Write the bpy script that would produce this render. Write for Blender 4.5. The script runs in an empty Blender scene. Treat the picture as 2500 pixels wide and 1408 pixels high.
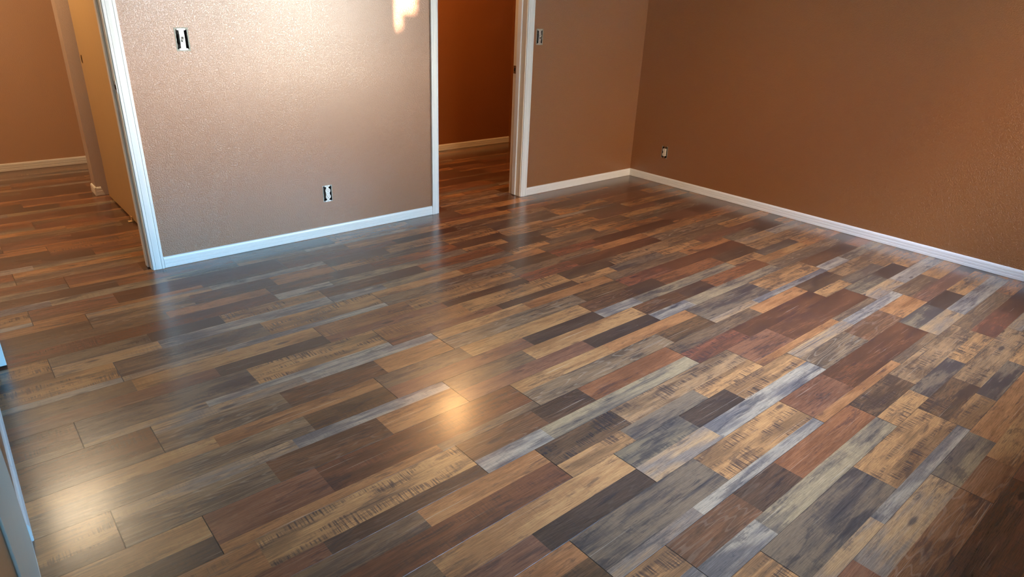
import bpy, bmesh, math, random
from mathutils import Vector, Matrix

scene = bpy.context.scene
C = scene.collection
random.seed(7)

# ------------------------------------------------------------------ camera
cam_d = bpy.data.cameras.new('camera')
cam_d.sensor_width = 36.0
cam_d.lens = 1602.5723 * 36.0 / 2500.0
cam_d.clip_start = 0.02
cam = bpy.data.objects.new('camera', cam_d)
C.objects.link(cam)
_a, _b, _g = -0.7266, 0.413, 0.042                      # yaw, pitch down, roll
_r = Vector((math.cos(_a), math.sin(_a), 0))
_f = Vector((-math.sin(_a) * math.cos(_b), math.cos(_a) * math.cos(_b), -math.sin(_b)))
_u = _r.cross(_f)
_r2 = _r * math.cos(_g) + _u * math.sin(_g)
_u2 = -_r * math.sin(_g) + _u * math.cos(_g)
cam.matrix_world = Matrix(((_r2.x, _u2.x, -_f.x, -4.8338),
                           (_r2.y, _u2.y, -_f.y, -3.8502),
                           (_r2.z, _u2.z, -_f.z, 1.4539),
                           (0, 0, 0, 1)))
cam_d.dof.use_dof = True
cam_d.dof.focus_distance = 3.0
cam_d.dof.aperture_fstop = 8.0
scene.camera = cam

# ------------------------------------------------------------------ view
scene.view_settings.view_transform = 'Standard'
scene.view_settings.look = 'None'
scene.view_settings.gamma = 1.0
scene.view_settings.exposure = 0.22
scene.view_settings.use_curve_mapping = False

# ------------------------------------------------------------------ sky
world = bpy.data.worlds.new('sky')
scene.world = world
world.use_nodes = True
wn = world.node_tree
wn.nodes.clear()
w_out = wn.nodes.new('ShaderNodeOutputWorld')
w_bg = wn.nodes.new('ShaderNodeBackground')
w_tc = wn.nodes.new('ShaderNodeTexCoord')
w_sep = wn.nodes.new('ShaderNodeSeparateXYZ')
w_dot = wn.nodes.new('ShaderNodeVectorMath')             # bright haze low over the garden, next to the sun
w_dot.operation = 'DOT_PRODUCT'
w_dot.inputs[1].default_value = (0.399, -0.915, 0.05)
w_mr = wn.nodes.new('ShaderNodeMapRange')
w_mr.interpolation_type = 'SMOOTHSTEP'
w_mr.inputs['From Min'].default_value = 0.960
w_mr.inputs['From Max'].default_value = 0.999
w_mix = wn.nodes.new('ShaderNodeMix')
w_mix.data_type = 'RGBA'
w_mix.inputs[7].default_value = (2.25, 2.12, 1.82, 1)
wn.links.new(w_tc.outputs['Generated'], w_sep.inputs[0])
wn.links.new(w_tc.outputs['Generated'], w_dot.inputs[0])
wn.links.new(w_dot.outputs['Value'], w_mr.inputs['Value'])
wn.links.new(w_mr.outputs[0], w_mix.inputs[0])
w_az = wn.nodes.new('ShaderNodeMapRange')               # sunset side (-X) warm, far side (+X) clear blue
w_az.inputs['From Min'].default_value = 0.30
w_az.inputs['From Max'].default_value = -0.25
w_sky = wn.nodes.new('ShaderNodeMix')
w_sky.data_type = 'RGBA'
w_sky.inputs[6].default_value = (0.08, 0.50, 0.95, 1)
w_sky.inputs[7].default_value = (0.56, 0.36, 0.20, 1)
wn.links.new(w_sep.outputs['X'], w_az.inputs['Value'])
wn.links.new(w_az.outputs[0], w_sky.inputs[0])
wn.links.new(w_sky.outputs[2], w_mix.inputs[6])
w_up = wn.nodes.new('ShaderNodeMapRange')               # clearer, brighter blue high up
w_up.interpolation_type = 'SMOOTHSTEP'
w_up.inputs['From Min'].default_value = 0.34
w_up.inputs['From Max'].default_value = 0.70
w_zen = wn.nodes.new('ShaderNodeMix')
w_zen.data_type = 'RGBA'
w_zen.inputs[7].default_value = (1.25, 1.75, 2.6, 1)
wn.links.new(w_sep.outputs['Z'], w_up.inputs['Value'])
wn.links.new(w_up.outputs[0], w_zen.inputs[0])
wn.links.new(w_mix.outputs[2], w_zen.inputs[6])
wn.links.new(w_zen.outputs[2], w_bg.inputs['Color'])
w_bg.inputs['Strength'].default_value = 42.0
wn.links.new(w_bg.outputs[0], w_out.inputs['Surface'])

# ------------------------------------------------------------------ sun
SUN_S, SUN_EL = 0.10, math.radians(2.0)                 # drift in -X per metre of +Y, elevation
sun_dir = Vector((-SUN_S, 1.0, -math.tan(SUN_EL) * math.hypot(1, SUN_S))).normalized()
sun_d = bpy.data.lights.new('sun', 'SUN')
sun_d.energy = 36.0
sun_d.color = (1.0, 0.76, 0.60)
sun_d.angle = math.radians(0.6)
sun = bpy.data.objects.new('sun', sun_d)
C.objects.link(sun)
sun.rotation_euler = sun_dir.to_track_quat('-Z', 'Y').to_euler()
sun.location = (-1.5, -12, 3)

# window portals (guide the sky light through the two window openings)
WIN_F = (-2.08, -0.50, 0.85, 2.10)                      # front wall: x0, x1, z0, z1
WIN_L = (-3.55, -2.25, 0.85, 2.10)                      # second front window
FRONT_Y = -4.45
def portal(name, loc, rot, sx, sy):
    d = bpy.data.lights.new(name, 'AREA')
    d.shape = 'RECTANGLE'
    d.size, d.size_y = sx, sy
    d.cycles.is_portal = True
    o = bpy.data.objects.new(name, d)
    C.objects.link(o)
    o.location = loc
    o.rotation_euler = rot
portal('portal_front', ((WIN_F[0] + WIN_F[1]) / 2, FRONT_Y - 0.16, (WIN_F[2] + WIN_F[3]) / 2), (math.radians(90), 0, 0), WIN_F[1] - WIN_F[0], WIN_F[3] - WIN_F[2])
portal('portal_front_left', ((WIN_L[0] + WIN_L[1]) / 2, FRONT_Y - 0.16, (WIN_L[2] + WIN_L[3]) / 2), (math.radians(90), 0, 0), WIN_L[1] - WIN_L[0], WIN_L[3] - WIN_L[2])

# ================================================================== helpers
def lin(c):
    c = c / 255.0
    return c / 12.92 if c <= 0.04045 else ((c + 0.055) / 1.055) ** 2.4
def rgb(r, g, b):
    return (lin(r), lin(g), lin(b), 1.0)

class NT:
    """tiny helper to write node trees"""
    def __init__(self, name):
        self.m = bpy.data.materials.new(name)
        self.m.use_nodes = True
        self.t = self.m.node_tree
        self.bsdf = self.t.nodes['Principled BSDF']
    def n(self, typ, **kw):
        nd = self.t.nodes.new('ShaderNode' + typ)
        for k, v in kw.items():
            if k.startswith('i_'):
                key = k[2:]
                nd.inputs[int(key) if key.isdigit() else key.replace('_', ' ')].default_value = v
            else:
                setattr(nd, k, v)
        return nd
    def l(self, a, b):
        self.t.links.new(a, b)
    def math(self, op, a, b=None, c=None, clamp=False):
        nd = self.t.nodes.new('ShaderNodeMath')
        nd.operation = op
        nd.use_clamp = clamp
        for i, v in enumerate((a, b, c)):
            if v is None: continue
            if isinstance(v, (int, float)): nd.inputs[i].default_value = v
            else: self.l(v, nd.inputs[i])
        return nd.outputs[0]
    def mix(self, f, a, b, mode='MIX'):
        nd = self.t.nodes.new('ShaderNodeMix')
        nd.data_type = 'RGBA'
        nd.blend_type = mode
        for i, v in ((0, f), (6, a), (7, b)):
            if isinstance(v, (int, float)): nd.inputs[i].default_value = v
            elif isinstance(v, tuple): nd.inputs[i].default_value = v
            else: self.l(v, nd.inputs[i])
        return nd.outputs[2]
    def ramp(self, v, lo, hi):
        nd = self.t.nodes.new('ShaderNodeMapRange')
        nd.interpolation_type = 'SMOOTHSTEP'
        nd.inputs['From Min'].default_value = lo
        nd.inputs['From Max'].default_value = hi
        self.l(v, nd.inputs['Value'])
        return nd.outputs[0]
    def noise(self, vec, scale=1.0, detail=3.0, rough=0.5, dist=0.0):
        nd = self.t.nodes.new('ShaderNodeTexNoise')
        nd.inputs['Scale'].default_value = scale
        nd.inputs['Detail'].default_value = detail
        nd.inputs['Roughness'].default_value = rough
        nd.inputs['Distortion'].default_value = dist
        self.l(vec, nd.inputs['Vector'])
        return nd.outputs['Fac']

def mat_simple(name, col, rough=0.5, metal=0.0, noise_scale=40.0, noise_amt=0.08, bump=0.0, bump_scale=200.0, spec=0.5):
    k = NT(name)
    tc = k.n('TexCoord').outputs['Object']
    nz = k.noise(tc, noise_scale, 3)
    dark = tuple(c * (1 - noise_amt) for c in col[:3]) + (1,)
    lite = tuple(min(1, c * (1 + noise_amt)) for c in col[:3]) + (1,)
    k.l(k.mix(nz, dark, lite), k.bsdf.inputs['Base Color'])
    k.bsdf.inputs['Roughness'].default_value = rough
    k.bsdf.inputs['Metallic'].default_value = metal
    k.bsdf.inputs['Specular IOR Level'].default_value = spec
    if bump:
        bn = k.noise(tc, bump_scale, 3)
        b = k.n('Bump', i_Strength=1.0, i_Distance=bump)
        k.l(bn, b.inputs['Height'])
        k.l(b.outputs[0], k.bsdf.inputs['Normal'])
    return k.m

def mat_wall(name, col, rough=0.34, bump=0.0013, spec=1.0):
    """satin paint over an orange-peel sprayed texture"""
    k = NT(name)
    tc = k.n('TexCoord').outputs['Object']
    big = k.noise(tc, 1.3, 2)
    base = k.mix(big, tuple(c * 0.95 for c in col[:3]) + (1,), tuple(c * 1.05 for c in col[:3]) + (1,))
    k.l(base, k.bsdf.inputs['Base Color'])
    k.bsdf.inputs['Roughness'].default_value = rough
    k.bsdf.inputs['Specular IOR Level'].default_value = spec
    k.bsdf.inputs['Coat Weight'].default_value = 0.75 * spec
    k.bsdf.inputs['Coat IOR'].default_value = 1.6 if spec > .5 else 1.4
    k.bsdf.inputs['Coat Roughness'].default_value = rough
    n1 = k.noise(tc, 150.0, 2.5, 0.5, 0.3)
    peel = k.ramp(n1, 0.40, 0.68)
    n2 = k.noise(tc, 420.0, 2)
    h = k.math('MULTIPLY_ADD', n2, 0.15, peel)
    b = k.n('Bump', i_Strength=1.0, i_Distance=bump)
    k.l(h, b.inputs['Height'])
    k.l(b.outputs[0], k.bsdf.inputs['Normal'])
    return k.m

PAINT = (0.27, 0.100, 0.020, 1)
M_wall = mat_wall('terracotta_paint', PAINT)
M_corr = mat_wall('corridor_paint', (0.27, 0.085, 0.016, 1), bump=0.0005)
M_hall = mat_wall('hall_paint', (0.54, 0.295, 0.14, 1), bump=0.0005)
M_stub = mat_wall('hall_corner_paint', (0.54, 0.39, 0.27, 1), bump=0.0005)
M_ceil = mat_wall('ceiling_paint', (0.74, 0.66, 0.54, 1), rough=0.8, bump=0.002, spec=0.2)
M_trim = mat_simple('white_trim_paint', (0.80, 0.81, 0.80, 1), 0.33, noise_scale=14, noise_amt=0.03, bump=0.00015, bump_scale=90)
M_trim_hall = mat_simple('cream_trim_paint', (0.80, 0.70, 0.54, 1), 0.38, noise_scale=14, noise_amt=0.04, bump=0.00015, bump_scale=90)
M_door = mat_simple('white_door_paint', (0.80, 0.82, 0.82, 1), 0.35, noise_scale=6, noise_amt=0.02)
M_cream = mat_simple('cream_door_paint', (0.66, 0.62, 0.52, 1), 0.4, noise_scale=6, noise_amt=0.03)
M_metal = mat_simple('zinc_plated_steel', (0.55, 0.56, 0.55, 1), 0.35, 0.9, 300, 0.2)
M_brass = mat_simple('aged_brass', (0.22, 0.12, 0.06, 1), 0.4, 0.8, 200, 0.3)
M_black = mat_simple('dark_box_plastic', (0.006, 0.006, 0.007, 1), 0.7, noise_amt=0.3)
M_white_pl = mat_simple('white_plastic', (0.80, 0.80, 0.77, 1), 0.35, noise_amt=0.03)
M_ivory_pl = mat_simple('ivory_plastic', (0.72, 0.68, 0.58, 1), 0.35, noise_amt=0.03)
M_slot = mat_simple('slot_shadow_colour', (0.05, 0.045, 0.04, 1), 0.6)  # shade inside slots and holes, put into a dark colour
M_plaster = mat_simple('bare_plasterboard', (0.36, 0.37, 0.33, 1), 0.9, noise_scale=160, noise_amt=0.35)
M_guide = mat_simple('tan_nylon', (0.62, 0.36, 0.14, 1), 0.5)

def mat_birch():
    k = NT('tan_slab_veneer')
    tc = k.n('TexCoord').outputs['Object']
    mp = k.n('Mapping')
    mp.inputs['Scale'].default_value = (30, 30, 1.2)
    k.l(tc, mp.inputs['Vector'])
    g = k.noise(mp.outputs[0], 1.5, 5, 0.6)
    k.l(k.mix(g, (0.47, 0.275, 0.10, 1), (0.54, 0.33, 0.13, 1)), k.bsdf.inputs['Base Color'])
    k.bsdf.inputs['Roughness'].default_value = 0.42
    return k.m
M_birch = mat_birch()

def mat_glass():
    k = NT('window_glass')
    t = k.t
    out = t.nodes['Material Output']
    tr = t.nodes.new('ShaderNodeBsdfTransparent')
    gl = t.nodes.new('ShaderNodeBsdfGlossy')
    gl.inputs['Roughness'].default_value = 0.01
    fr = t.nodes.new('ShaderNodeFresnel')
    fr.inputs['IOR'].default_value = 1.35
    mx = t.nodes.new('ShaderNodeMixShader')
    t.links.new(fr.outputs[0], mx.inputs[0])
    t.links.new(tr.outputs[0], mx.inputs[1])
    t.links.new(gl.outputs[0], mx.inputs[2])
    t.links.new(mx.outputs[0], out.inputs['Surface'])
    return k.m
M_glass = mat_glass()

def mat_lamp(name, col, strength):
    k = NT(name)
    k.bsdf.inputs['Base Color'].default_value = (0.9, 0.88, 0.82, 1)
    k.bsdf.inputs['Emission Color'].default_value = col
    k.bsdf.inputs['Emission Strength'].default_value = strength
    return k.m

def mat_floor():
    """printed reclaimed-wood laminate: every stave carries its own two wood colours"""
    k = NT('reclaimed_wood_laminate')
    tc = k.n('TexCoord').outputs['Object']
    A = k.n('Attribute', attribute_name='stave_light').outputs['Color']
    B = k.n('Attribute', attribute_name='stave_dark').outputs['Color']
    par = k.n('Attribute', attribute_name='stave_par')
    sp = k.n('SeparateColor')
    k.l(par.outputs['Color'], sp.inputs[0])
    saw, cath, rnd = sp.outputs[0], sp.outputs[1], sp.outputs[2]
    off = k.n('CombineXYZ')
    k.l(k.math('MULTIPLY', rnd, 37.0), off.inputs[0])
    k.l(k.math('MULTIPLY', rnd, 91.0), off.inputs[1])
    add = k.n('VectorMath', operation='ADD')
    k.l(tc, add.inputs[0]); k.l(off.outputs[0], add.inputs[1])
    P = add.outputs[0]
    def scaled(sx, sy):
        m = k.n('Mapping')
        m.inputs['Scale'].default_value = (sx, sy, 1)
        k.l(P, m.inputs['Vector'])
        return m.outputs[0]
    blotch = k.noise(scaled(3.2, 14.0), 1.0, 4, 0.6, 0.4)
    streak = k.noise(scaled(2.2, 48.0), 1.0, 5, 0.62, 0.6)
    fibre = k.noise(scaled(13.0, 430.0), 1.0, 5, 0.75)
    # cathedral rings
    ringv = k.noise(scaled(1.1, 11.0), 1.0, 2, 0.45)
    ring = k.math('SINE', k.math('MULTIPLY', ringv, 130.0))
    ring = k.ramp(ring, 0.62, 1.0)
    # saw marks: short strokes across the grain, in patches
    sawn = k.noise(scaled(150.0, 9.0), 1.0, 2, 0.5, 0.3)
    sawm = k.ramp(k.noise(scaled(4.5, 22.0), 1.0, 2), 0.46, 0.62)
    sawl = k.math('MULTIPLY', k.math('MULTIPLY', k.ramp(sawn, 0.44, 0.62), sawm), saw)
    # knots and checks
    vor = k.n('TexVoronoi', feature='F1')
    vor.inputs['Scale'].default_value = 1.0
    k.l(scaled(2.6, 9.5), vor.inputs['Vector'])
    knot = k.math('SUBTRACT', 1.0, k.ramp(k.math('MULTIPLY_ADD', streak, 0.10, vor.outputs['Distance']), 0.09, 0.17), clamp=True)
    check = k.ramp(k.noise(scaled(1.6, 60.0), 1.0, 2, 0.4), 0.70, 0.76)
    big = k.noise(scaled(1.7, 7.0), 1.0, 2, 0.5, 0.8)
    f = k.math('ADD', k.math('MULTIPLY_ADD', streak, 0.40, k.math('MULTIPLY', blotch, 0.50)), k.math('MULTIPLY', big, 0.50))
    col = k.mix(k.ramp(f, 0.58, 0.80), B, A)
    dirt = k.ramp(k.math('MULTIPLY_ADD', k.noise(scaled(7.0, 60.0), 1.0, 6, 0.85, 0.6), 0.5, k.math('MULTIPLY', k.noise(scaled(3.6, 15.0), 1.0, 3, 0.6, 0.7), 0.5)), 0.515, 0.60)
    dash = k.ramp(k.noise(scaled(26.0, 420.0), 1.0, 3, 0.6), 0.60, 0.70)
    scr = k.ramp(k.noise(scaled(2.2, 150.0), 1.0, 3, 0.5, 0.3), 0.66, 0.72)
    shade = k.math('MULTIPLY_ADD', k.ramp(fibre, 0.36, 0.66), 0.50, 0.76)
    col = k.mix(1.0, col, shade, 'MULTIPLY')
    dk = k.mix(0.45, k.mix(1.0, B, (0.42, 0.42, 0.45, 1), 'MULTIPLY'), (0.030, 0.032, 0.040, 1))
    lt = k.mix(0.35, A, (0.75, 0.62, 0.48, 1))
    col = k.mix(k.math('MULTIPLY', k.math('MULTIPLY', ring, cath), 0.22), col, lt)
    col = k.mix(k.math('MULTIPLY', dirt, 0.60), col, dk)
    col = k.mix(k.math('MULTIPLY', dash, 0.55), col, dk)
    col = k.mix(k.math('MULTIPLY', scr, 0.45), col, lt)
    col = k.mix(k.math('MULTIPLY', sawl, 0.85), col, dk)
    col = k.mix(k.math('MULTIPLY', knot, 0.8), col, dk)
    col = k.mix(k.math('MULTIPLY', check, 0.6), col, dk)
    # board edges (UV = metres inside the board)
    uv = k.n('UVMap', uv_map='board')
    su = k.n('SeparateXYZ')
    k.l(uv.outputs[0], su.inputs[0])
    du = k.math('MINIMUM', su.outputs[0], k.math('SUBTRACT', 1.215, su.outputs[0]))
    dv = k.math('MINIMUM', su.outputs[1], k.math('SUBTRACT', 0.19, su.outputs[1]))
    eu = k.math('SUBTRACT', 1.0, k.ramp(du, 0.0006, 0.0018))
    ev = k.math('MULTIPLY', k.math('SUBTRACT', 1.0, k.ramp(dv, 0.0003, 0.0012)), 0.6)
    edge = k.math('MAXIMUM', eu, ev)
    col = k.mix(edge, col, (0.012, 0.010, 0.009, 1))
    k.l(col, k.bsdf.inputs['Base Color'])
    rr = k.math('MULTIPLY_ADD', fibre, 0.15, 0.16)
    k.l(rr, k.bsdf.inputs['Roughness'])
    k.bsdf.inputs['Specular IOR Level'].default_value = 0.5
    k.bsdf.inputs['Coat Weight'].default_value = 0.42
    k.bsdf.inputs['Coat Roughness'].default_value = 0.19
    h = k.math('MULTIPLY_ADD', edge, -3.0, k.math('MULTIPLY_ADD', sawl, -0.6, k.math('ADD', k.math('MULTIPLY', fibre, 0.8), streak)))
    b = k.n('Bump', i_Strength=1.0, i_Distance=0.00035)
    k.l(h, b.inputs['Height'])
    k.l(b.outputs[0], k.bsdf.inputs['Normal'])
    return k.m
M_floor = mat_floor()

# ------------------------------------------------------------------ mesh helpers
def finish(name, bm, mat, parent=None, loc=(0, 0, 0), rotz=0.0, smooth=False, bevel=0.0, norm=True):
    if norm:
        bmesh.ops.recalc_face_normals(bm, faces=bm.faces)
    me = bpy.data.meshes.new(name)
    bm.to_mesh(me)
    bm.free()
    if smooth:
        for p in me.polygons: p.use_smooth = True
    o = bpy.data.objects.new(name, me)
    C.objects.link(o)
    for m in (mat if isinstance(mat, (list, tuple)) else [mat]):
        me.materials.append(m)
    o.location = loc
    o.rotation_euler = (0, 0, rotz)
    if bevel:
        md = o.modifiers.new('bevel', 'BEVEL')
        md.width = bevel
        md.segments = 2
        md.limit_method = 'ANGLE'
    if parent:
        o.parent = parent
    return o

def box(bm, x0, x1, y0, y1, z0, z1):
    v = [bm.verts.new(p) for p in ((x0, y0, z0), (x1, y0, z0), (x1, y1, z0), (x0, y1, z0),
                                   (x0, y0, z1), (x1, y0, z1), (x1, y1, z1), (x0, y1, z1))]
    for q in ((3, 2, 1, 0), (4, 5, 6, 7), (0, 1, 5, 4), (1, 2, 6, 5), (2, 3, 7, 6), (3, 0, 4, 7)):
        bm.faces.new([v[i] for i in q])

def boxbm(*a):
    bm = bmesh.new()
    box(bm, *a)
    return bm

def sweep(bm, prof, p0, p1, out, up):
    """extrude a closed 2D profile (d along out, h along up) from p0 to p1"""
    p0, p1, out, up = Vector(p0), Vector(p1), Vector(out), Vector(up)
    a = [bm.verts.new(p0 + out * d + up * h) for d, h in prof]
    b = [bm.verts.new(p1 + out * d + up * h) for d, h in prof]
    n = len(prof)
    for i in range(n):
        j = (i + 1) % n
        bm.faces.new((a[i], a[j], b[j], b[i]))
    bm.faces.new(a[::-1])
    bm.faces.new(b)

def wall_mesh(axis, c0, c1, lo, hi, z0, z1, holes):
    """slab between planes c0 and c1 of the axis ('x' or 'y'), spanning lo..hi and z0..z1, with rectangular holes"""
    us = sorted({lo, hi} | {h[0] for h in holes} | {h[1] for h in holes})
    zs = sorted({z0, z1} | {h[2] for h in holes} | {h[3] for h in holes})
    us = [u for u in us if lo - 1e-9 <= u <= hi + 1e-9]
    zs = [z for z in zs if z0 - 1e-9 <= z <= z1 + 1e-9]
    def solid(i, j):
        if i < 0 or j < 0 or i >= len(us) - 1 or j >= len(zs) - 1: return False
        cu, cz = (us[i] + us[i + 1]) / 2, (zs[j] + zs[j + 1]) / 2
        return not any(h[0] < cu < h[1] and h[2] < cz < h[3] for h in holes)
    bm = bmesh.new()
    cache = {}
    def V(c, u, z):
        key = (round(c, 5), round(u, 5), round(z, 5))
        if key not in cache:
            cache[key] = bm.verts.new((c, u, z) if axis == 'x' else (u, c, z))
        return cache[key]
    for i in range(len(us) - 1):
        for j in range(len(zs) - 1):
            if not solid(i, j): continue
            u0, u1, a, b = us[i], us[i + 1], zs[j], zs[j + 1]
            for c in (c0, c1):
                bm.faces.new((V(c, u0, a), V(c, u1, a), V(c, u1, b), V(c, u0, b)))
            if not solid(i - 1, j): bm.faces.new((V(c0, u0, a), V(c1, u0, a), V(c1, u0, b), V(c0, u0, b)))
            if not solid(i + 1, j): bm.faces.new((V(c0, u1, a), V(c1, u1, a), V(c1, u1, b), V(c0, u1, b)))
            if not solid(i, j - 1): bm.faces.new((V(c0, u0, a), V(c1, u0, a), V(c1, u1, a), V(c0, u1, a)))
            if not solid(i, j + 1): bm.faces.new((V(c0, u0, b), V(c1, u0, b), V(c1, u1, b), V(c0, u1, b)))
    return bm

def struct(o):
    o['kind'] = 'structure'
    return o

def thing(name, label, cat, loc=(0, 0, 0), rotz=0.0, group=None):
    o = bpy.data.objects.new(name, None)
    C.objects.link(o)
    o.location = loc
    o.rotation_euler = (0, 0, rotz)
    o['label'] = label
    o['category'] = cat
    if group: o['group'] = group
    return o

# ================================================================== floor
ROW_W, B_LEN = 0.19, 1.215
JOINT = (-3.70, -3.49, -3.285)
ROW_Y = -0.0255
CL = {  # light wood colour, dark wood colour (sRGB), saw marks, cathedral grain
    'T': ((186, 146, 100), (150, 112, 76), .15, .0), 'TO': ((170, 124, 82), (136, 94, 62), .1, .1),
    'TS': ((184, 142, 96), (128, 100, 72), 1., .0), 'TB': ((158, 114, 76), (126, 90, 64), .5, .0),
    'TG': ((176, 146, 108), (128, 120, 112), .2, .1), 'TW': ((158, 128, 94), (106, 86, 66), .9, .3),
    'R': ((132, 92, 70), (104, 71, 56), .1, .2), 'RB': ((132, 94, 74), (104, 76, 64), .1, .1),
    'RS': ((134, 86, 66), (100, 66, 54), .8, .0), 'DR': ((106, 69, 50), (78, 52, 41), .35, .1),
    'B': ((112, 80, 58), (84, 62, 48), .1, .5), 'D': ((86, 66, 54), (62, 50, 44), .1, .3),
    'DB': ((102, 78, 56), (70, 56, 44), .3, .1), 'K': ((68, 58, 53), (48, 43, 42), .3, .2),
    'G': ((156, 142, 114), (98, 94, 88), .2, .0), 'GL': ((170, 162, 146), (104, 105, 108), .2, .1),
    'GC': ((138, 116, 90), (92, 80, 68), .1, 1.), 'GB': ((124, 102, 78), (92, 78, 66), .1, .3),
    'GO': ((124, 114, 94), (68, 70, 72), .6, .0), 'DG': ((118, 106, 90), (62, 64, 68), .2, .0),
    'WB': ((104, 82, 62), (62, 52, 46), 1., .2), 'BC': ((138, 100, 70), (106, 74, 52), .0, .9), 'O': ((142, 96, 66), (112, 74, 52), .1, .2),
}
E1 = B_LEN
MID = (.165, .115, .078)                                 # common brown under the print
TINT = (0.90, 0.735, 0.62)
PRINTS = {
    1: [(0, .68, [(.50, 'TB'), (E1, 'TS')]), (.68, 1, [(.65, 'R'), (E1, 'D')])],
    2: [(0, .58, [(.36, 'B'), (.62, 'D'), (E1, 'O')]), (.58, 1, [(.31, 'GL'), (E1, 'G')])],
    3: [(0, .42, [(.57, 'T'), (E1, 'TO')]), (.42, 1, [(.87, 'GC'), (E1, 'DB')])],
    4: [(0, .54, [(.44, 'GB'), (E1, 'T')]), (.54, 1, [(.73, 'RB'), (E1, 'K')])],
    5: [(0, .77, [(.62, 'DG'), (E1, 'TS')]), (.77, 1, [(.41, 'TG'), (E1, 'GL')])],
    6: [(0, .52, [(.38, 'GO'), (.70, 'K'), (E1, 'TS')]), (.52, 1, [(.40, 'TG'), (E1, 'GL')])],
    7: [(0, .59, [(.40, 'WB'), (E1, 'TW')]), (.59, 1, [(.33, 'TS'), (.79, 'DG'), (E1, 'TS')])],
    8: [(0, .44, [(.72, 'GB'), (E1, 'TO')]), (.44, 1, [(.42, 'RS'), (E1, 'DR')])],
    9: [(0, .78, [(.36, 'R'), (E1, 'DR')]), (.78, 1, [(.75, 'TO'), (E1, 'GB')])],
    10: [(0, .33, [(.57, 'TG'), (E1, 'GL')]), (.33, 1, [(.45, 'GC'), (.87, 'B'), (E1, 'TO')])],
    11: [(0, .48, [(.60, 'R'), (E1, 'TG')]), (.48, 1, [(E1, 'BC')])],
    12: [(0, .48, [(.40, 'G'), (E1, 'TO')]), (.48, 1, [(.28, 'BC'), (E1, 'T')])],
}
LAYOUT = {
    0: {-2: 7, -1: 2, 0: 5, 1: 4, 2: 9}, 1: {-2: 5, -1: 9, 0: 4, 1: 3, 2: 8}, 2: {-2: 3, -1: 10, 0: 7, 1: 5, 2: 1},
    3: {-1: 8, 0: 2, 1: 7, 2: 4}, 4: {-2: 1, -1: 6, 0: 2, 1: 7, 2: 3}, 5: {-2: 5, -1: 5, 0: 3, 1: 8, 2: 9},
    6: {-1: 4, 0: 1, 1: 8, 2: 3}, 7: {-2: 9, -1: 5, 0: 1, 1: 7, 2: 4}, 8: {-2: 9, -1: 10, 0: 3, 1: 8, 2: 6},
    9: {-1: 3, 0: 4, 1: 2, 2: 7}, 10: {-2: 1, -1: 10, 0: 4, 1: 2, 2: 3}, 11: {-2: 4, -1: 9, 0: 3, 1: 5, 2: 2},
    12: {-1: 1, 0: 2, 1: 8, 2: 7}, 13: {-1: 8, 0: 7, 1: 9, 2: 6}, 14: {-1: 4, 0: 6, 1: 10, 2: 4},
    15: {-1: 3, 0: 5, 1: 9, 2: 6}, 16: {-1: 6, 0: 2, 1: 7, 2: 8}, 17: {-1: 1, 0: 5, 1: 7, 2: 10},
    18: {-1: 9, 0: 11, 1: 12, 2: 1}, 19: {-1: 2, 0: 9, 1: 9, 2: 4},
}
FX0, FX1, FY0, FY1 = -6.4, 0.10, -4.55, 3.02

def build_floor():
    bm = bmesh.new()
    uvl = bm.loops.layers.uv.new('board')
    la = bm.loops.layers.float_color.new('stave_light')
    lb = bm.loops.layers.float_color.new('stave_dark')
    lp = bm.loops.layers.float_color.new('stave_par')
    rnd = random.Random(21)
    n_lo = math.floor((-FY1 - 0.0255) / ROW_W)
    n_hi = math.ceil((-FY0 - 0.0255) / ROW_W)
    for n in range(n_lo, n_hi + 1):
        ytop = ROW_Y - ROW_W * n
        for k in range(-4, 5):
            bx = JOINT[n % 3] + B_LEN * k
            if bx > FX1 or bx + B_LEN < FX0: continue
            pr = LAYOUT.get(n, {}).get(k) or (rnd.choice((2, 8, 9, 3, 1, 9, 2, 10)) if n < 0 else rnd.randint(1, 10))
            for v0, v1, staves in PRINTS[pr]:
                u0 = 0.0
                for u1, c in staves:
                    xa, xb = max(FX0, bx + u0), min(FX1, bx + u1)
                    yb, ya = min(FY1, ytop - v0 * ROW_W), max(FY0, ytop - v1 * ROW_W)
                    cl = CL[c]
                    r = rnd.random()
                    j = 1 + rnd.uniform(-.07, .07)
                    if xb > xa and yb > ya:
                        f = bm.faces.new([bm.verts.new(p) for p in ((xa, ya, 0), (xb, ya, 0), (xb, yb, 0), (xa, yb, 0))])
                        A = tuple((lin(q) * .84 + m * .16) * j * t for q, t, m in zip(cl[0], TINT, MID)) + (1,)
                        B = tuple((lin(q) * .84 + m * .16) * j * t for q, t, m in zip(cl[1], TINT, MID)) + (1,)
                        for lo in f.loops:
                            lo[uvl].uv = (lo.vert.co.x - bx, ytop - lo.vert.co.y)
                            lo[la] = A
                            lo[lb] = B
                            lo[lp] = (cl[2], cl[3], r, 1)
                    u0 = u1
    box(bm, FX0, FX1, FY0, FY1, -0.03, -0.004)
    return struct(finish('floor', bm, M_floor, norm=False))
build_floor()

# ================================================================== room shell
H = 2.44
# doorway clear openings (between jamb faces)
D1 = (-4.863, -4.103)
D2 = (-2.163, -1.375)
JT = 0.018                                              # jamb thickness
DH = 2.035
WT = 0.13                                               # back wall thickness
LW = -4.907                                             # left wall face
BOXW, BOXH = 0.0285, 0.0485
DEV = {'switch_left': (-3.760, 1.205), 'outlet_left': (-3.026, 0.277), 'switch_mid': (-1.241, 1.212)}
OUT_R = (-0.363, 0.279)                                 # y, z on the right wall

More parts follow.
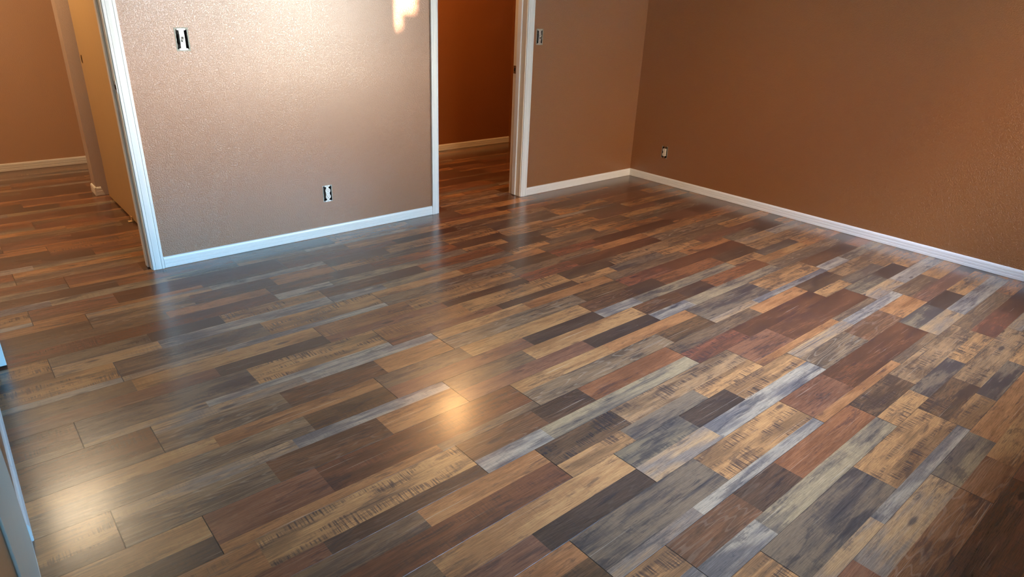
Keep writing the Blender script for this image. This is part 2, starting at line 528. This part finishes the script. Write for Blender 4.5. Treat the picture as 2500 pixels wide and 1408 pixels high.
holes = [(D1[0] - JT, D1[1] + JT, -0.01, DH + JT), (D2[0] - JT, D2[1] + JT, -0.01, DH + JT)]
holes += [(x - BOXW, x + BOXW, z - BOXH, z + BOXH) for x, z in DEV.values()]
# only boxes, not doorways, stop short of the far face: build front skin and back skin apart
struct(finish('wall_back', wall_mesh('y', 0.0, WT, LW - 0.12, 0.12, 0.0, H, holes), M_wall))
struct(finish('wall_right', wall_mesh('x', 0.0, 0.14, FRONT_Y - 0.14, 0.0, 0.0, H,
       [(OUT_R[0] - BOXW, OUT_R[0] + BOXW, OUT_R[1] - BOXH, OUT_R[1] + BOXH)]), M_wall))
struct(finish('wall_left', wall_mesh('x', LW - 0.12, LW, FRONT_Y - 0.14, 0.0, 0.0, H, []), M_wall))
struct(finish('wall_front', wall_mesh('y', FRONT_Y - 0.14, FRONT_Y, LW, 0.0, 0.0, H, [WIN_F, WIN_L]), M_wall))
struct(finish('ceiling', boxbm(FX0, 0.14, FRONT_Y - 0.14, 3.02, H, H + 0.1), M_ceil))
# hall beyond the left doorway and corridor beyond the middle one
struct(finish('wall_hall_far', wall_mesh('y', 2.906, 3.02, FX0, -3.4, 0.0, H, []), M_hall))
struct(finish('wall_hall_left', wall_mesh('x', FX0 - 0.1, FX0, 0.0, 3.02, 0.0, H, []), M_hall))
struct(finish('wall_hall_near', wall_mesh('y', 0.0, WT, FX0, LW - 0.12, 0.0, H, []), M_hall))
struct(finish('wall_hall_corner', wall_mesh('x', -4.033, -3.90, 1.757, 1.90, 0.0, H, []), M_stub))
struct(finish('wall_hall_passage', wall_mesh('x', -3.52, -3.40, 1.90, 2.906, 0.0, H, []), M_hall))
struct(finish('wall_corridor_far', wall_mesh('y', 1.757, 1.90, -3.90, 0.12, 0.0, H, []), M_corr))
struct(finish('wall_corridor_right', wall_mesh('x', 0.0, 0.12, WT, 1.757, 0.0, H, []), M_corr))
struct(finish('wall_closet', wall_mesh('x', -3.90, -3.80, WT, 1.757, 0.0, H, []), M_hall))

# ------------------------------------------------------------------ baseboards: fluted ranch profile (depth, height)
BASE = [(0, 0), (.0105, 0), (.0115, .003), (.0115, .018), (.0098, .0195), (.0098, .022), (.0115, .0235), (.0115, .036),
        (.0098, .0375), (.0098, .040), (.0112, .0415), (.0110, .052), (.0085, .0595), (.0045, .0632), (0, .0632)]
def baseboard(name, p0, p1, out, mat, parent=None):
    bm = bmesh.new()
    sweep(bm, BASE, p0, p1, out, (0, 0, 1))
    return struct(finish(name, bm, mat, parent))
CASW = 0.0585
G = 0.0008
baseboard('baseboard_back', (-4.0375 + G, 0, G), (-2.2265 - G, 0, G), (0, -1, 0), M_trim)
baseboard('baseboard_back_right', (-1.3105 + G, 0, G), (-0.0118, 0, G), (0, -1, 0), M_trim)
baseboard('baseboard_right', (0, 0, G), (0, FRONT_Y, G), (-1, 0, 0), M_trim)
baseboard('baseboard_left', (LW, -0.80, G), (LW, -1.608, G), (1, 0, 0), M_trim)
bb = baseboard('baseboard_left_end', (LW, -1.610, G), (LW, -1.928, G), (1, 0, 0), M_trim)
# closed flat door in the left wall, close to the camera: its leaf stands a little proud of the wall
dr = bpy.data.objects.new('door_3', None)
C.objects.link(dr)
dr.location = (LW, -2.315, 0)
struct(dr)
finish('door_slab', boxbm(0.0002, 0.0052, -0.385, 0.385, 0.006, 2.02), M_cream, dr, bevel=0.0015)
finish('door_sill', boxbm(0.0002, 0.0060, -0.385, 0.385, 0.0006, 0.0055), M_trim, dr)
baseboard('baseboard_front', (LW, FRONT_Y, G), (-0.0118, FRONT_Y, G), (0, 1, 0), M_trim)
baseboard('baseboard_hall_far', (FX0, 2.906, G), (-3.521, 2.906, G), (0, -1, 0), M_trim_hall)
baseboard('baseboard_corridor', (-3.79, 1.757, G), (0, 1.757, G), (0, -1, 0), M_trim_hall)

# two short returns round the hall corner, the front one cut skew
bm = bmesh.new()
sweep(bm, BASE, (-4.0325, 1.757, G), (-3.992, 1.757, G), (0, -1, 0), (0, 0, 1))
for v in bm.verts:                                      # skewed saw cut
    if v.co.x > -4.0: v.co.x += 0.010 - v.co.z * 0.30
struct(finish('trim_2', bm, M_trim_hall))
bm = bmesh.new()
sweep(bm, BASE, (-4.033, 1.7455, G), (-4.033, 1.90, G), (-1, 0, 0), (0, 0, 1))
struct(finish('trim_3', bm, M_trim_hall))

# ------------------------------------------------------------------ door frames
# casing profile across its width (w from the opening side, depth)
CAS = [(0, 0), (0, .0075), (.002, .0095), (.009, .0105), (.011, .0085), (.0125, .0085), (.0145, .0115), (.030, .0135), (.0400, .0140),
       (.0420, .0120), (.0440, .0120), (.0460, .0155), (.0545, .0160), (.0585, .0140), (.0585, 0)]
def frame(name, d, stop_y0, stop_y1, strike, mats, left_w=CASW):
    x0, x1 = d
    root = bpy.data.objects.new(name, None)
    C.objects.link(root)
    root.location = ((x0 + x1) / 2, 0, 0)
    root['kind'] = 'structure'
    def add(nm, bm, mat, bevel=0.0):
        bmesh.ops.translate(bm, verts=bm.verts, vec=-root.location)
        return finish(nm, bm, mat, root, bevel=bevel)
    bm = bmesh.new(); box(bm, x1, x1 + JT, -0.0005, WT + .0005, G, DH + JT); add('jamb', bm, mats[0], .0015)
    bm = bmesh.new(); box(bm, x0 - JT, x0, -0.0005, WT + .0005, G, DH + JT); add('jamb', bm, mats[0], .0015)
    bm = bmesh.new(); box(bm, x0, x1, -0.0005, WT + .0005, DH, DH + JT); add('head_jamb', bm, mats[0], .0015)
    bm = bmesh.new(); box(bm, x1 - .011, x1, stop_y0, stop_y1, .004, DH); add('door_stop', bm, mats[1], .003)
    bm = bmesh.new(); box(bm, x0, x0 + .011, stop_y0, stop_y1, .004, DH); add('door_stop', bm, mats[1], .003)
    bm = bmesh.new(); box(bm, x0 + .011, x1 - .011, stop_y0, stop_y1, DH - .011, DH); add('door_stop', bm, mats[1], .003)
    r = 0.0055                                          # reveal
    for side in (-1, 1):
        for yy, oy in ((0, -1), (WT, 1)):
            xs = (x1 + r) if side > 0 else (x0 - r)
            w = CASW if side > 0 else left_w
            prof = [(min(a, w), b) for a, b in CAS]
            bm = bmesh.new()
            # profile plane: along X (side) and Y (oy), swept up Z with a mitred top
            lo = [bm.verts.new((xs + side * a, yy + oy * b, G)) for a, b in prof]
            hi = [bm.verts.new((xs + side * a, yy + oy * b, DH + r + a)) for a, b in prof]
            m = len(prof)
            for i in range(m):
                j = (i + 1) % m
                bm.faces.new((lo[i], lo[j], hi[j], hi[i]))
            bm.faces.new(lo[::-1]); bm.faces.new(hi)
            add('casing', bm, M_trim if oy < 0 else M_trim_hall)
    for yy, oy in ((0, -1), (WT, 1)):
        bm = bmesh.new()
        prof = CAS
        a_ = [bm.verts.new((x0 - r - min(a, left_w), yy + oy * b, DH + r + a)) for a, b in prof]
        b_ = [bm.verts.new((x1 + r + a, yy + oy * b, DH + r + a)) for a, b in prof]
        m = len(prof)
        for i in range(m):
            j = (i + 1) % m
            bm.faces.new((a_[i], a_[j], b_[j], b_[i]))
        bm.faces.new(a_[::-1]); bm.faces.new(b_)
        add('head_casing', bm, M_trim if oy < 0 else M_trim_hall)
    # strike plate with latch hole, let into the right jamb
    sy0, sy1, sz, sm = strike
    bm = wall_mesh('x', x1 - .0012, x1 + .001, sy0, sy1, sz - .029, sz + .029, [(sy0 + .008, sy1 - .006, sz - .012, sz + .012)])
    p = add('strike_plate', bm, sm)
    bm = bmesh.new(); box(bm, x1 - .0006, x1 + .0004, sy0 + .008, sy1 - .006, sz - .012, sz + .012)
    bmesh.ops.translate(bm, verts=bm.verts, vec=-root.location)
    hole = finish('latch_hole', bm, M_black, p)
    return root
frame('door_1', D1, .042, .085, (-.011, .034, .982, M_metal), (M_trim_hall, M_trim_hall), left_w=.036)
frame('door_2', D2, .048, .090, (.098, .1275, .972, M_brass), (M_trim_hall, M_trim), CASW)

# ================================================================== devices in the walls
def ragged_ring(w_in, h_in, w_out, h_out, seed, t=0.0012):
    """broken plasterboard edge left round the box: an uneven flat collar"""
    rnd = random.Random(seed)
    bm = bmesh.new()
    N = 11
    def loop(w, h, jit):
        pts = []
        for (a, b) in (((-w, -h), (w, -h)), ((w, -h), (w, h)), ((w, h), (-w, h)), ((-w, h), (-w, -h))):
            for i in range(N):
                f = i / N
                pts.append((a[0] + (b[0] - a[0]) * f + rnd.uniform(-jit, jit), a[1] + (b[1] - a[1]) * f + rnd.uniform(-jit, jit)))
        return pts
    out = loop(w_out, h_out, .0012)
    inn = loop(w_in, h_in, .0011)
    m = len(out)
    fo = [bm.verts.new((x, -t, z)) for x, z in out]
    fi = [bm.verts.new((x, -t, z)) for x, z in inn]
    bo = [bm.verts.new((x, 0.0006, z)) for x, z in out]
    bi = [bm.verts.new((x, 0.004, z)) for x, z in inn]
    for i in range(m):
        j = (i + 1) % m
        bm.faces.new((fo[i], fo[j], fi[j], fi[i]))
        bm.faces.new((bo[j], bo[i], fo[i], fo[j]))
        bm.faces.new((fi[i], fi[j], bi[j], bi[i]))
        bm.faces.new((bi[i], bi[j], bo[j], bo[i]))
    return bm

def open_box(w, h, depth):
    """wall box: five sides with 1.5 mm walls"""
    bm = bmesh.new()
    t = .0014
    box(bm, -w, w, depth - t, depth, -h, h)
    box(bm, -w, -w + t, .002, depth - t, -h, h)
    box(bm, w - t, w, .002, depth - t, -h, h)
    box(bm, -w + t, w - t, .002, depth - t, -h, -h + t)
    box(bm, -w + t, w - t, .002, depth - t, h - t, h)
    return bm

def prism(bm, pts, y0, y1):
    a = [bm.verts.new((x, y0, z)) for x, z in pts]
    b = [bm.verts.new((x, y1, z)) for x, z in pts]
    for i in range(len(pts)):
        j = (i + 1) % len(pts)
        bm.faces.new((a[i], a[j], b[j], b[i]))
    bm.faces.new(a[::-1]); bm.faces.new(b)

def disc(bm, cx, cz, r, y0, y1, seg=14):
    prism(bm, [(cx + r * math.cos(2 * math.pi * i / seg), cz + r * math.sin(2 * math.pi * i / seg)) for i in range(seg)], y0, y1)

def yoke_bm(w, ear):
    """metal strap with plaster ears"""
    bm = bmesh.new()
    prism(bm, [(-w, -.043), (-ear, -.0445), (-ear, -.052), (-ear + .006, -.0535), (ear - .006, -.0535), (ear, -.052), (ear, -.0445), (w, -.043),
               (w, .043), (ear, .0445), (ear, .052), (ear - .006, .0535), (-ear + .006, .0535), (-ear, .052), (-ear, .0445), (-w, .043)], -.0030, -.0016)
    return bm

def screw(parent, x, z, y=-.0042):
    bm = bmesh.new(); disc(bm, x, z, .0032, y, y + .002)
    s = finish('screw', bm, M_metal, parent)
    bm = bmesh.new(); box(bm, x - .0027, x + .0027, y - .0003, y + .0001, z - .0004, z + .0004)
    finish('screw_slot', bm, M_slot, s)

def light_switch(label, loc, rotz, m_strap, m_body, m_tog, seed, tog_up):
    t = thing('light_switch', label, 'light switch', loc, rotz)
    finish('wall_box', open_box(BOXW - .0006, BOXH - .0006, .045), M_black, t)
    finish('plasterboard_edge', ragged_ring(BOXW - .0012, BOXH - .001, BOXW + .0052, BOXH + .0085, seed), M_plaster, t)
    st = finish('strap', yoke_bm(.0125, .0215), m_strap, t, bevel=.0006)
    bm = bmesh.new(); box(bm, -.0125, .0125, -.0058, .030, -.0245, .0245); finish('switch_body', bm, m_body, t, bevel=.0012)
    bm = bmesh.new(); box(bm, -.0054, .0054, -.0066, -.0056, -.0125, .0125); finish('toggle_slot', bm, M_slot, t)
    bm = bmesh.new()
    s = 1 if tog_up else -1
    a = [(-.0044, -.006, -.006 + .003 * s), (.0044, -.006, -.006 + .003 * s), (.0044, -.006, .006 + .003 * s), (-.0044, -.006, .006 + .003 * s)]
    b = [(-.0036, -.018, -.002 + .009 * s), (.0036, -.018, -.002 + .009 * s), (.0036, -.018, .003 + .009 * s), (-.0036, -.018, .003 + .009 * s)]
    va = [bm.verts.new(p) for p in a]; vb = [bm.verts.new(p) for p in b]
    for i in range(4):
        j = (i + 1) % 4
        bm.faces.new((va[i], va[j], vb[j], vb[i]))
    bm.faces.new(va[::-1]); bm.faces.new(vb)
    finish('toggle', bm, m_tog, t, bevel=.0008)
    for z in (-.048, .048): screw(st, 0, z)
    for z in (-.0305, .0305): screw(st, 0, z)
    return t

def face_outline(cz):
    """duplex face: round with flat top and bottom"""
    pts = []
    r = .0172
    for i in range(40):
        a = 2 * math.pi * i / 40
        x, z = r * math.cos(a), r * math.sin(a)
        pts.append((x, cz + max(-.0143, min(.0143, z))))
    return pts

def outlet(label, loc, rotz, m_strap, m_body, seed):
    t = thing('power_outlet', label, 'outlet', loc, rotz)
    finish('wall_box', open_box(BOXW - .0006, BOXH - .0006, .045), M_black, t)
    finish('plasterboard_edge', ragged_ring(BOXW - .001, BOXH - .001, BOXW + .0035, BOXH + .0045, seed), M_plaster, t)
    st = finish('strap', yoke_bm(.0085, .0185), m_strap, t, bevel=.0006)
    bm = bmesh.new(); box(bm, -.0125, .0125, -.0052, .026, -.033, .033); finish('outlet_body', bm, m_body, t, bevel=.001)
    for cz in (.0195, -.0195):
        bm = bmesh.new(); prism(bm, face_outline(cz), -.0082, -.0050)
        f = finish('receptacle_face', bm, m_body, t, bevel=.0008)
        bm = bmesh.new()
        box(bm, -.0073, -.0053, -.0085, -.0080, cz - .001, cz + .0075)
        finish('blade_slot', bm, M_slot, f)
        bm = bmesh.new()
        box(bm, .0053, .0073, -.0085, -.0080, cz, cz + .0068)
        finish('blade_slot', bm, M_slot, f)
        bm = bmesh.new(); disc(bm, 0, cz - .0072, .0025, -.0085, -.0080, 12)
        finish('ground_hole', bm, M_slot, f)
    for z in (-.048, .048): screw(st, 0, z)
    screw(st, 0, 0, -.0066)
    return t

light_switch('white toggle light switch without cover plate beside the left doorway, box edges dark', (DEV['switch_left'][0], 0, DEV['switch_left'][1]), 0, M_white_pl, M_white_pl, M_white_pl, 3, False)
light_switch('small uncovered toggle switch with bare metal strap, right of the middle doorway', (DEV['switch_mid'][0], 0, DEV['switch_mid'][1]), 0, M_metal, M_metal, M_white_pl, 5, True)
outlet('white uncovered duplex outlet low on the shiny left wall section', (DEV['outlet_left'][0], 0, DEV['outlet_left'][1]), 0, M_white_pl, M_white_pl, 8)
outlet('ivory uncovered duplex outlet low on the dark right wall near the corner', (0, OUT_R[0], OUT_R[1]), math.radians(-90), M_brass, M_ivory_pl, 11)

# ================================================================== doors
# white door swung flat against the left wall
t = thing('door_leaf', 'white door swung open flat against the left wall, only its lower corner in view', 'door', (-4.861, -0.004, 0.010))
bm = bmesh.new(); box(bm, -.0135, .0215, -.765, -.002, 0, 2.02)
finish('door_slab', bm, M_door, t, bevel=.0015)
for z in (.22, 1.02, 1.80):
    bm = bmesh.new(); disc(bm, 0, 0, .0055, 0, .085, 12)
    bmesh.ops.rotate(bm, verts=bm.verts, cent=(0, 0, 0), matrix=Matrix.Rotation(math.radians(90), 3, 'X'))
    bmesh.ops.translate(bm, verts=bm.verts, vec=(.0225, .002, z))
    finish('hinge', bm, M_metal, t)

# tan slab door standing in the hall, finger pull near its free edge
t = thing('slab_door', 'flat tan slab door standing in the hall behind the left doorway', 'door', (-3.972, 1.655, 0.014))
bm = wall_mesh('x', 0.0, 0.035, -1.40, 0.0, 0.0, 2.02, [(-.073, -.040, .938, .992)])
finish('door_slab', bm, M_birch, t)
bm = bmesh.new()
seg = 20
ring_o = [( -.0565 + .0165 * math.cos(2 * math.pi * i / seg), .965 + .027 * math.sin(2 * math.pi * i / seg)) for i in range(seg)]
ring_i = [( -.0565 + .0125 * math.cos(2 * math.pi * i / seg), .965 + .023 * math.sin(2 * math.pi * i / seg)) for i in range(seg)]
vo = [bm.verts.new((-.0016, y, z)) for y, z in ring_o]
vi = [bm.verts.new((-.0016, y, z)) for y, z in ring_i]
vd = [bm.verts.new((.012, y, z)) for y, z in ring_i]
vk = [bm.verts.new((.0005, y, z)) for y, z in ring_o]
for i in range(seg):
    j = (i + 1) % seg
    bm.faces.new((vo[i], vo[j], vi[j], vi[i]))
    bm.faces.new((vi[i], vi[j], vd[j], vd[i]))
    bm.faces.new((vk[i], vk[j], vo[j], vo[i]))
bm.faces.new(vd)
pull = finish('finger_pull', bm, M_brass, t)
bm = bmesh.new()
box(bm, .013, .020, -.0735, -.0395, .9375, .9925)
finish('pull_backing', bm, M_black, t)
# the little floor guide under it
t = thing('door_guide', 'small tan plastic guide on the floor under the tan slab door', 'door guide', (-3.972, 0.975, 0.0))
bm = bmesh.new(); box(bm, -.030, .038, -.016, .016, .0006, .004); finish('guide_plate', bm, M_guide, t, bevel=.001)
bm = bmesh.new(); box(bm, -.010, -.004, -.011, .011, .004, .034); finish('guide_tab', bm, M_guide, t, bevel=.001)

# ================================================================== windows (outside the photo, they light the room)
def window(name, axis, c_in, c_out, u0, u1, z0, z1):
    root = bpy.data.objects.new(name, None)
    C.objects.link(root)
    root['kind'] = 'structure'
    cm = (c_in + c_out) / 2
    h = .025
    e = .002
    bm = wall_mesh(axis, cm - h, cm + h, u0 + e, u1 - e, z0 + e, z1 - e, [(u0 + .045, u1 - .045, z0 + .045, z1 - .045)])
    finish('window_frame', bm, M_trim, root)
    bm = wall_mesh(axis, cm - .003, cm + .003, u0 + .044, u1 - .044, z0 + .044, z1 - .044, [])
    finish('pane', bm, M_glass, root)
window('window_1', 'y', FRONT_Y, FRONT_Y - .14, *WIN_F)
window('window_2', 'y', FRONT_Y, FRONT_Y - .14, *WIN_L)

# ================================================================== lamps in the hall and corridor
def ceiling_lamp(label, x, y, r, strength, col):
    t = thing('ceiling_lamp', label, 'ceiling lamp', (x, y, H))
    bm = bmesh.new()
    bmesh.ops.create_cone(bm, cap_ends=True, segments=32, radius1=r * 1.06, radius2=r * 1.06, depth=.022)
    bmesh.ops.translate(bm, verts=bm.verts, vec=(0, 0, -.0115))
    finish('lamp_base', bm, M_metal, t)
    bm = bmesh.new()
    bmesh.ops.create_uvsphere(bm, u_segments=32, v_segments=16, radius=r)
    for v in bm.verts:
        v.co.z = (min(v.co.z, 0) * .42) - .0228
    bmesh.ops.remove_doubles(bm, verts=bm.verts, dist=.0004)
    finish('lamp_shade', bm, mat_lamp('lamp_glow', col, strength), t, smooth=True)
ceiling_lamp('round warm ceiling lamp in the hall beyond the left doorway', -4.72, 1.36, .27, 40.0, (1.0, 0.77, 0.50, 1))
ceiling_lamp('round warm ceiling lamp in the corridor beyond the middle doorway', -1.50, 0.68, .14, 125.0, (1.0, 0.53, 0.20, 1))

# ================================================================== outside
M_ground = mat_simple('dry_ground', (0.20, 0.17, 0.12, 1), 0.9, noise_scale=3, noise_amt=0.3)
struct(finish('ground', boxbm(-30, 30, -40, FRONT_Y - 0.141, -0.3, -0.15), M_ground))
M_mask = mat_simple('pale_mask_boards', (0.55, 0.50, 0.42, 1), 0.7, noise_scale=5, noise_amt=0.15)
def wallx(y): return SUN_S * -y                         # shift of the sun line between the back wall (y=0) and y
def wallz(y, z): return z + math.tan(SUN_EL) * math.hypot(1, SUN_S) * -y
FY = -8.0
zt = wallz(FY, 1.365)
t = thing('sun_patch_mask', 'added unseen fence in the garden outside the front window', 'sun_mask', (0, FY, -0.15))  # unseen, added so its stepped top shapes the sun patch
def fbox(x0, x1, top, nm):
    bm = boxbm(x0, x1, -.03, .03, 0, top + .15)
    finish(nm, bm, M_mask, t)
xr = -2.337 + wallx(FY)
fbox(-4.6, -2.493 + wallx(FY), zt + .00, 'mask_panel')
fbox(-2.493 + wallx(FY), -2.447 + wallx(FY), zt - .10, 'mask_panel')
fbox(-2.447 + wallx(FY), xr, zt + .0, 'mask_panel')
fbox(xr, -1.90 + wallx(FY), wallz(FY, 2.2), 'mask_post')
M_blocker = mat_simple('blocker_green', (0.05, 0.09, 0.03, 1), 0.8, noise_scale=12, noise_amt=0.5, bump=0.05, bump_scale=14)
def sun_blocker(label, x, y, rx, hgt):  # unseen, added to keep sun off the rest of the back wall
    t = thing('sun_blocker', label, 'sun blocker', (x, y, -0.15))
    bm = bmesh.new()
    bmesh.ops.create_icosphere(bm, subdivisions=4, radius=1.0)
    for v in bm.verts:
        q = v.co.copy()
        wob = 1 + .05 * math.sin(9 * q.x + 3 * q.z) * math.sin(8 * q.y + 5 * q.z)
        v.co = Vector((q.x * rx * wob, q.y * .6 * wob, (q.z + 1) * hgt / 2))
    finish('blocker_body', bm, M_blocker, t, smooth=True)
sun_blocker('added unseen conifer in the garden beyond the right end of the board fence', -0.52, -8.7, 0.66, 3.6)
sun_blocker('added unseen conifer in the garden beyond the left end of the board fence', -3.15, -8.7, 1.45, 3.2)
